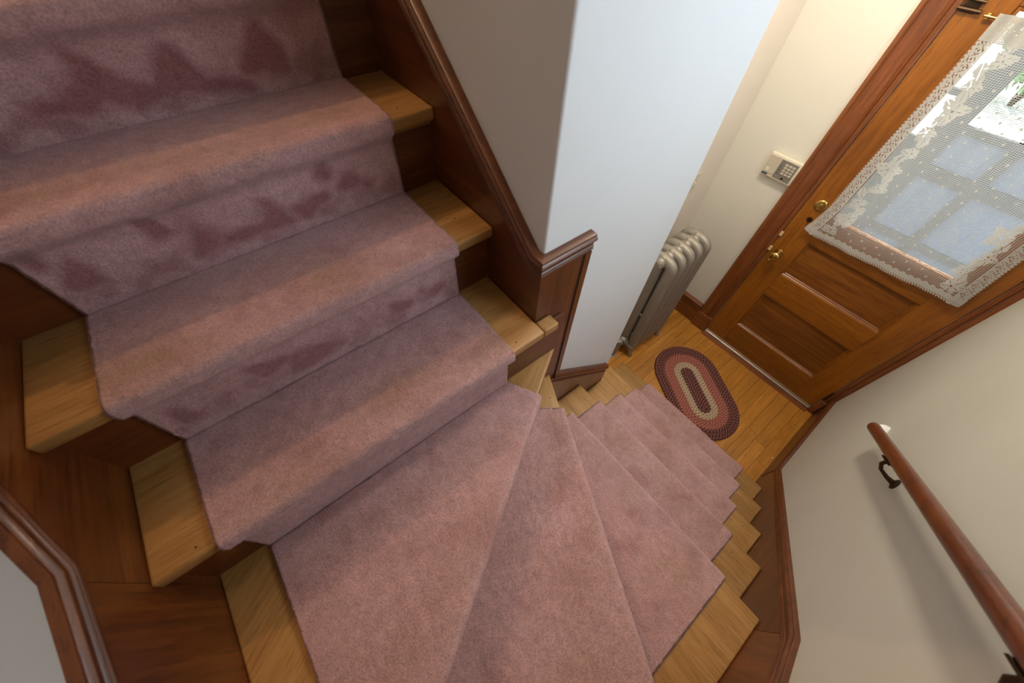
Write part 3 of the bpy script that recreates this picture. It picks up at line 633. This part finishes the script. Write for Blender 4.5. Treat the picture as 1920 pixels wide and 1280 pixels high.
B('panic_key', blk, bf, kx - 0.007, kx - 0.002, 0.100, 0.112, 1.211, 1.221, bev=0.001)
# light switch mostly hidden behind the wall end
sw = thing('light_switch', 'cream switch plate on the blush wall at the edge of the white wall', 'light switch', (1.615, BY, 1.05))
B('plate', cream_pl, sw, 1.575, 1.650, BY - 0.006, BY - 0.0003, 1.050, 1.165, bev=0.002); B('toggle', cream_pl, sw, 1.607, 1.617, BY - 0.016, BY - 0.006, 1.100, 1.118, bev=0.002)

# ------------------------------------------------------------------ radiator
rad_m, rnt, rb_ = mat('aluminium_paint')
rb_.inputs['Base Color'].default_value = (0.30, 0.27, 0.225, 1); rb_.inputs['Metallic'].default_value = 0.35; rb_.inputs['Roughness'].default_value = 0.48
g = N(rnt, 'ShaderNodeNewGeometry'); nn_ = N(rnt, 'ShaderNodeTexNoise', Scale=260.0, Detail=3.0); rnt.links.new(g.outputs['Position'], nn_.inputs['Vector'])
bp_ = N(rnt, 'ShaderNodeBump'); bp_.inputs['Strength'].default_value = 0.25; bp_.inputs['Distance'].default_value = 0.001; rnt.links.new(nn_.outputs[0], bp_.inputs['Height']); rnt.links.new(bp_.outputs[0], rb_.inputs['Normal'])
ra = thing('radiator', 'old silver-bronze painted cast iron column radiator beside the entry', 'radiator', (1.37, 0.25, 0))
RX, RP, RZ = 1.215, 0.0800, 0.925
def rad_section(x, feet):
    bm = bmesh.new(); yF, yB = 0.172, 0.318; rr = 0.0335
    def ring(y0, y1, z, wy, wx):      # rounded-rectangle outline -> used for lofted columns
        return
    def loft(path, wx, wn, seg=14):
        """path: (y,z) centre line; elliptical section wx across, wn in plane"""
        pts = [Vector((x, p[0], p[1])) for p in path]; rs = []
        for i, p in enumerate(pts):
            t = (pts[min(i + 1, len(pts) - 1)] - pts[max(i - 1, 0)]).normalized(); b = Vector((1, 0, 0)); a = t.cross(b).normalized()
            rs.append([bm.verts.new(p + b * wx * math.copysign(abs(math.cos(q)) ** 0.8, math.cos(q)) + a * wn * math.sin(q)) for q in [2 * PI * j / seg for j in range(seg)]])
        for r0, r1 in zip(rs, rs[1:]):
            for j in range(seg): bm.faces.new((r0[j], r0[(j + 1) % seg], r1[(j + 1) % seg], r1[j]))
        bm.faces.new(rs[0][::-1]); bm.faces.new(rs[-1])
    zt_, zb = RZ - rr, 0.115; cr_ = 0.040
    path = [(yF, zb)] + [(yF, zb + (zt_ - cr_ - zb) * i / 6) for i in range(1, 7)]
    path += [(yF + cr_ * (1 - math.cos(a)), zt_ - cr_ + cr_ * math.sin(a)) for a in [PI / 2 * i / 6 for i in range(1, 7)]]
    path += [((yF + yB) / 2, zt_ + 0.008)]
    path += [(yB - cr_ * (1 - math.cos(a)), zt_ - cr_ + cr_ * math.sin(a)) for a in [PI / 2 * i / 6 for i in range(6, 0, -1)]]
    path += [(yB, zb + (zt_ - cr_ - zb) * i / 6) for i in range(6, -1, -1)]
    loft(path, 0.0275, rr)
    loft([(yF - 0.012, zb), (yF + 0.02, zb - 0.012), ((yF + yB) / 2, zb - 0.004), (yB - 0.02, zb - 0.012), (yB + 0.012, zb)], 0.029, 0.030)
    loft([(0.262, zb)] + [(0.262, zb + (zt_ - 0.03 - zb) * i / 4) for i in range(1, 5)], 0.0235, 0.046)
    # hub bosses joining the sections
    for z in (zt_ - 0.012, zb + 0.004):
        lathe(bm, [(-RP / 2, 0), (-RP / 2, 0.030), (-0.030, 0.036), (0, 0.042), (0.030, 0.036), (RP / 2, 0.030), (RP / 2, 0)], (x, (yF + yB) / 2, z), (1, 0, 0), 18)
    # tie web half way and shallow rib on the crown
    tube(bm, [(x, yF, 0.43), (x, yB, 0.43)], 0.012, 8)
    lathe(bm, [(-0.004, 0.030), (0.006, 0.024), (0.010, 0.012), (0.011, 0)], (x, (yF + yB) / 2, RZ - 0.006), (0, 0, 1), 14)
    if feet:
        for yy, sg_ in ((yF, -1), (yB, 1)):
            tube(bm, [(x, yy, 0.125), (x, yy + sg_ * 0.002, 0.085), (x, yy + sg_ * 0.010, 0.050), (x, yy + sg_ * 0.018, 0.026), (x, yy + sg_ * 0.024, 0.010), (x, yy + sg_ * 0.025, 0.0005)], [0.034, 0.030, 0.021, 0.013, 0.016, 0.013], 12)
    return fin('radiator_section', bm, rad_m, ra, smooth=True, angle=50)
for i in range(5): rad_section(RX + i * RP, i in (0, 4))
bm = bmesh.new(); lathe(bm, [(0, 0.020), (0.005, 0.033), (0.016, 0.033), (0.020, 0.026), (0.022, 0.026), (0.024, 0)], (RX - RP / 2, 0.245, RZ - 0.045), (-1, 0, 0), 8); fin('end_plug', bm, rad_m, ra, smooth=True, angle=30)
bm = bmesh.new(); lathe(bm, [(0, 0), (0, 0.012), (0.004, 0.024), (0.010, 0.026), (0.014, 0.012), (0.014, 0)], (RX + 4 * RP + RP / 2, 0.245, RZ - 0.045), (1, 0, 0), 8); fin('end_plug', bm, rad_m, ra, smooth=True, angle=30)
vx = RX - 0.095
bm = bmesh.new(); zc_ = 0.118; yc_ = 0.235
tube(bm, [(RX - 0.035, 0.245, zc_), (vx, yc_, zc_)], 0.017, 12); lathe(bm, [(0, 0.018), (0.001, 0.029), (0.018, 0.029), (0.019, 0.018)], (RX - 0.045, 0.245, zc_), (-1, 0, 0), 8); lathe(bm, [(0, 0.018), (0.001, 0.026), (0.014, 0.026), (0.015, 0.018)], (RX - 0.070, 0.242, zc_), (-1, 0, 0), 8)
tube(bm, [(vx, yc_, 0.0), (vx, yc_, zc_ + 0.01), (vx, yc_, zc_ + 0.06)], [0.015, 0.026, 0.014], 12)
lathe(bm, [(0, 0), (0, 0.020), (0.006, 0.026), (0.014, 0.024), (0.018, 0.008), (0.018, 0)], (vx, yc_, zc_ + 0.06), (0, 0, 1), 12)
lathe(bm, [(0, 0), (0, 0.032), (0.003, 0.030), (0.006, 0.018), (0.006, 0)], (vx, yc_, 0.0), (0, 0, 1), 16)
fin('supply_valve', bm, rad_m, ra, smooth=True, angle=40)

# ------------------------------------------------------------------ braided rug
rg = thing('braided_rug', 'oval braided rug in maroon, rose and beige rings before the door', 'rug', (1.365, -0.330, 0))
maroon = plain('maroon_braid', (0.085, 0.022, 0.020), 0.9); rose_m = plain('rose_braid', (0.40, 0.135, 0.10), 0.9); pinkf = plain('pink_fleck', (0.42, 0.20, 0.17), 0.9); beige = plain('beige_braid', (0.52, 0.40, 0.27), 0.9); blackish = plain('dark_fleck', (0.045, 0.018, 0.016), 0.9)
for m_ in (maroon, rose_m, pinkf, beige, blackish):
    nt = m_.node_tree; b = nt.nodes['Principled BSDF']; g = N(nt, 'ShaderNodeNewGeometry'); nn_ = N(nt, 'ShaderNodeTexNoise', Scale=500.0, Detail=2.0); nt.links.new(g.outputs['Position'], nn_.inputs['Vector'])
    bp_ = N(nt, 'ShaderNodeBump'); bp_.inputs['Strength'].default_value = 0.6; bp_.inputs['Distance'].default_value = 0.002; nt.links.new(nn_.outputs[0], bp_.inputs['Height']); nt.links.new(bp_.outputs[0], b.inputs['Normal'])
rc = Vector((1.368, -0.332)); rdir = Vector((math.cos(math.radians(61)), math.sin(math.radians(61)))); rn = Vector((-rdir.y, rdir.x)); rcl = 0.135; rw = 0.0232
def stad(s, off):
    """point and outward normal on the stadium at distance off from the core line"""
    arc = PI * off; L1 = 2 * rcl; tot = 2 * L1 + 2 * arc; s = s % tot
    if s < L1: p = rdir * (-rcl + s) + rn * off; n_ = rn
    elif s < L1 + arc:
        a = (s - L1) / off; n_ = rn * math.cos(a) + rdir * math.sin(a); p = rdir * rcl + n_ * off
    elif s < 2 * L1 + arc: p = rdir * (rcl - (s - L1 - arc)) - rn * off; n_ = -rn
    else:
        a = (s - 2 * L1 - arc) / off; n_ = -rn * math.cos(a) - rdir * math.sin(a); p = -rdir * rcl + n_ * off
    return rc + p, n_, tot
for row in range(10):
    off = (row + 0.5) * rw
    cols = {0: (maroon, maroon, pinkf), 1: (maroon, maroon, pinkf), 2: (beige, beige, blackish), 3: (beige, beige, blackish)}.get(row, (rose_m, rose_m, blackish) if row < 7 else (maroon, maroon, pinkf))
    bm = bmesh.new(); tot = stad(0, off)[2]; npitch = max(4, round(tot / 0.0225)); nseg = npitch * 8
    for sidx in range(3):
        rad_ = 0.0078 if sidx < 2 else 0.0036; rings = []; ph0 = sidx * 2 * PI / 3
        for i in range(nseg):
            s = tot * i / nseg; ph = 2 * PI * npitch * i / nseg + ph0; p, n_, _ = stad(s, off); tz = Vector((-n_.y, n_.x))
            lat = 0.0070 * math.sin(ph); hz_ = 0.0068 + 0.0018 * math.sin(2 * ph) + (0.0022 if sidx == 2 else 0)
            lx = 0.0070 * math.cos(ph) * 2 * PI * npitch / tot; tl = math.hypot(1, lx)
            cpt = Vector((p.x + n_.x * lat, p.y + n_.y * lat, hz_)); tv = tz * (-1); t3 = (Vector((tv.x, tv.y, 0)) * 1 + Vector((n_.x, n_.y, 0)) * lx).normalized()
            a3 = t3.cross(Vector((0, 0, 1))).normalized(); b3 = Vector((0, 0, 1))
            rings.append([bm.verts.new(cpt + a3 * math.cos(q) * rad_ * 1.05 + b3 * math.sin(q) * rad_ * 0.72) for q in [2 * PI * j / 7 for j in range(7)]])
        for i in range(nseg):
            r0, r1 = rings[i], rings[(i + 1) % nseg]
            for j in range(7): bm.faces.new((r0[j], r0[(j + 1) % 7], r1[(j + 1) % 7], r1[j])).material_index = sidx
    fin('braid_row', bm, list(cols), rg, smooth=True)
bm = bmesh.new(); pts = [stad(stad(0, 0.010)[2] * i / 60, 9.5 * rw)[0] for i in range(60)]
tt_ = stad(0, 9.5 * rw)[2]; pts = [stad(tt_ * i / 60, 9.5 * rw)[0] for i in range(60)]
prism(bm, [(p.x, p.y, 0.0006) for p in pts], (0, 0, 0.005)); fin('backing', bm, maroon, rg)

# ------------------------------------------------------------------ handrail, bumper, crumbs
hr = thing('handrail', 'round red-brown wooden handrail on dark metal wall brackets', 'handrail', (0.10, -0.88, 1.66))
HS = -0.743; hx0, hz0 = 1.000, 0.995; hp = lambda x: (x, -0.882, hz0 + (hx0 - x) * -HS)
bm = bmesh.new(); dn = Vector((1, 0, HS)).normalized(); e = Vector(hp(hx0)); Rr = 0.0198
pts = [e + dn * (0.012 * math.sin(a)) for a in [PI / 2 * i / 5 for i in range(5, 0, -1)]] + [e] + [Vector(hp(hx0 - 0.25 * i)) for i in range(1, 8)]
rds = [Rr * max(0.05, 1 - 0.0 - (1 - math.cos(PI / 2 * i / 5)) * 0.75) for i in range(5, 0, -1)] + [Rr] * 8
tube(bm, pts, rds, 28); fin('rail', bm, rail_m, hr, smooth=True, angle=60)
for bx in (0.700, 0.028):
    p = Vector(hp(bx)); bm = bmesh.new(); wf = Vector((bx, WRY, p.z - 0.085))
    lathe(bm, [(0, 0), (0, 0.019), (0.003, 0.019), (0.006, 0.013), (0.009, 0.009), (0.009, 0)], wf, (0, 1, 0), 16)
    tube(bm, [wf + Vector((0, 0.008, 0)), wf + Vector((0, 0.030, 0.004)), wf + Vector((0, 0.056, 0.016)), wf + Vector((0, 0.070, 0.036)), p - Vector((0, -0.0, 0.026))], [0.009, 0.0065, 0.0055, 0.0055, 0.007], 10)
    a = p - dn * 0.034 - Vector((0, 0, 0.0295)); b2 = p + dn * 0.034 - Vector((0, 0, 0.0295)); up = Vector((0, 0, 0.006))
    prism(bm, [a + Vector((0, -0.012, 0)), b2 + Vector((0, -0.012, 0)), b2 + Vector((0, 0.012, 0)), a + Vector((0, 0.012, 0))], up)
    for q in (-0.026, 0.026): lathe(bm, [(0, 0), (0, 0.004), (0.003, 0.003), (0.003, 0)], p + dn * q - Vector((0, 0, 0.0295)), (0, 0, -1), 8)
    fin('bracket', bm, darkbr, hr, smooth=True, angle=40)
bm = bmesh.new(); lathe(bm, [(0, 0), (0, 0.027), (0.006, 0.027), (0.016, 0.024), (0.026, 0.016), (0.030, 0.007), (0.031, 0)], (1.120, WRY, 0.900), (0, 1, 0), 24)
tag(fin('wall_bumper', bm, white_pl, smooth=True, angle=60), 'small white rubber bumper on the wall by the handrail end', 'bumper')
bm = bmesh.new(); bmesh.ops.create_icosphere(bm, subdivisions=1, radius=0.006, matrix=Matrix.Translation((1.355, -0.930, 0.0045)) @ Matrix.Diagonal((1.2, 0.8, 0.7, 1)))
tag(fin('plaster_crumb', bm, plain('chalk', (0.75, 0.65, 0.45), 0.8)), 'tiny pale crumb on the floor against the baseboard', 'crumb')

# ------------------------------------------------------------------ porch and garden seen through the glass
pf = plain('porch_paint', (0.13, 0.145, 0.15), 0.6); pp = plain('porch_panel', (0.20, 0.26, 0.34), 0.5); conc = plain('pale_concrete', (0.72, 0.72, 0.70), 0.9)
pd = thing('door_2', 'grey storm porch door with blue-grey lower panels', 'door', (3.02, -0.55, 0), kind='structure')
PXa, PXb = 3.00, 3.04
for y0, y1 in ((-0.215, -0.185), (-0.60, -0.49), (-1.05, -0.95)): pass
B('stile', pf, pd, PXa, PXb, -0.315, -0.190, 0.0, 2.2); B('stile', pf, pd, PXa, PXb, -1.05, -0.93, 0.0, 2.2); B('mullion', pf, pd, PXa + 0.002, PXb - 0.002, -0.62, -0.56, 0.0, 1.34)
for z0, z1 in ((0.0, 0.33), (0.65, 0.70), (1.04, 1.117), (1.30, 1.34), (2.1, 2.2)):
    B('rail', pf, pd, PXa, PXb, -0.9298, -0.3152, z0, z1)
for z0, z1 in ((0.33, 0.65), (0.70, 1.04), (1.117, 1.30)):
    for y0, y1 in ((-0.56, -0.315), (-0.93, -0.62)): B('panel', pp, pd, PXa + 0.012, PXb - 0.008, y0, y1, z0, z1)
B('glass_pane', gl, pd, PXa + 0.016, PXa + 0.020, -0.9298, -0.3152, 1.34, 2.1)
pw_ = thing('window_2', 'narrow sidelight of the porch left of the storm door', 'window', (3.02, -0.14, 0), kind='structure')
B('window_frame', pf, pw_, PXa, PXb, -0.1895, -0.095, 0.0, 1.22); B('window_frame', pf, pw_, PXa, PXb, -0.1895, -0.095, 1.445, 1.475); B('window_frame', pf, pw_, PXa, PXb, -0.095, -0.02, 0.0, 2.2); B('glass_pane', gl, pw_, PXa + 0.016, PXa + 0.020, -0.1895, -0.095, 1.22, 2.2)
bm = bmesh.new(); box(bm, 3.0, 3.04, 0.0, 1.6, 0, 2.4); box(bm, 3.0, 3.04, -2.4, -1.05, 0, 1.3)
struct('wall_porch', 'low grey porch wall outside the entrance', bm, pf)
bm = bmesh.new(); box(bm, 2.01, 3.3, -2.4, 1.6, -0.12, -0.04)
tag(fin('floor', bm, pf), 'grey painted porch floor outside the entrance door', 'floor', 'structure')
bm = bmesh.new(); box(bm, 3.3, 60, -30, 30, -0.6, -0.5)
tag(fin('driveway', bm, conc), 'sunlit pale concrete path outside the porch', 'ground', 'structure')
leaf_m, lfn, lfb = mat('leaf_green'); lfb.inputs['Base Color'].default_value = (0.10, 0.22, 0.06, 1); lfb.inputs['Roughness'].default_value = 0.5
gi = N(lfn, 'ShaderNodeTexNoise', Scale=9.0); gg = N(lfn, 'ShaderNodeNewGeometry'); lfn.links.new(gg.outputs['Position'], gi.inputs['Vector'])
lfn.links.new(ramp(lfn, gi.outputs[0], [(0.35, (0.06, 0.17, 0.09)), (0.65, (0.22, 0.42, 0.12))]), lfb.inputs['Base Color'])
rs = random.Random(5)
def shrub(label, c, R_, nl):
    bs = thing('garden_shrub', label, 'shrub', (c[0], c[1], -0.5)); bm = bmesh.new()
    for i in range(nl):
        th, ph, rr_ = rs.uniform(0, 2 * PI), math.acos(rs.uniform(-1, 1)), rs.uniform(0.55, 1.0)
        p = Vector((c[0] + R_ * rr_ * math.sin(ph) * math.cos(th), c[1] + R_ * rr_ * math.sin(ph) * math.sin(th), c[2] + 0.85 * R_ * rr_ * math.cos(ph)))
        a = Vector((rs.gauss(0, 1), rs.gauss(0, 1), rs.gauss(0, 1))).normalized(); b3 = a.orthogonal().normalized(); L_ = rs.uniform(0.05, 0.10)
        bm.faces.new([bm.verts.new(p + q) for q in (a * L_, b3 * L_ * 0.45 + a.cross(b3) * 0.012, -a * L_, -b3 * L_ * 0.45 + a.cross(b3) * 0.012)])
    o = fin('foliage', bm, leaf_m, bs); o['kind'] = 'stuff'
    bm = bmesh.new()
    for i in range(7): tube(bm, [(c[0], c[1], -0.5), (c[0] + rs.uniform(-.2, .2), c[1] + rs.uniform(-.2, .2), c[2] - 0.3 * R_), (c[0] + rs.uniform(-.4, .4), c[1] + rs.uniform(-.4, .4), c[2] + 0.3 * R_)], [0.04, 0.025, 0.01], 7)
    fin('stem', bm, darkbr, bs, smooth=True)
shrub('leafy green garden shrub seen through the right part of the door glass', (11.4, -0.35, 0.45), 0.85, 1700)
shrub('small green garden shrub seen through the narrow strip of glass at the lock side', (12.0, 1.55, 0.30), 0.60, 900)
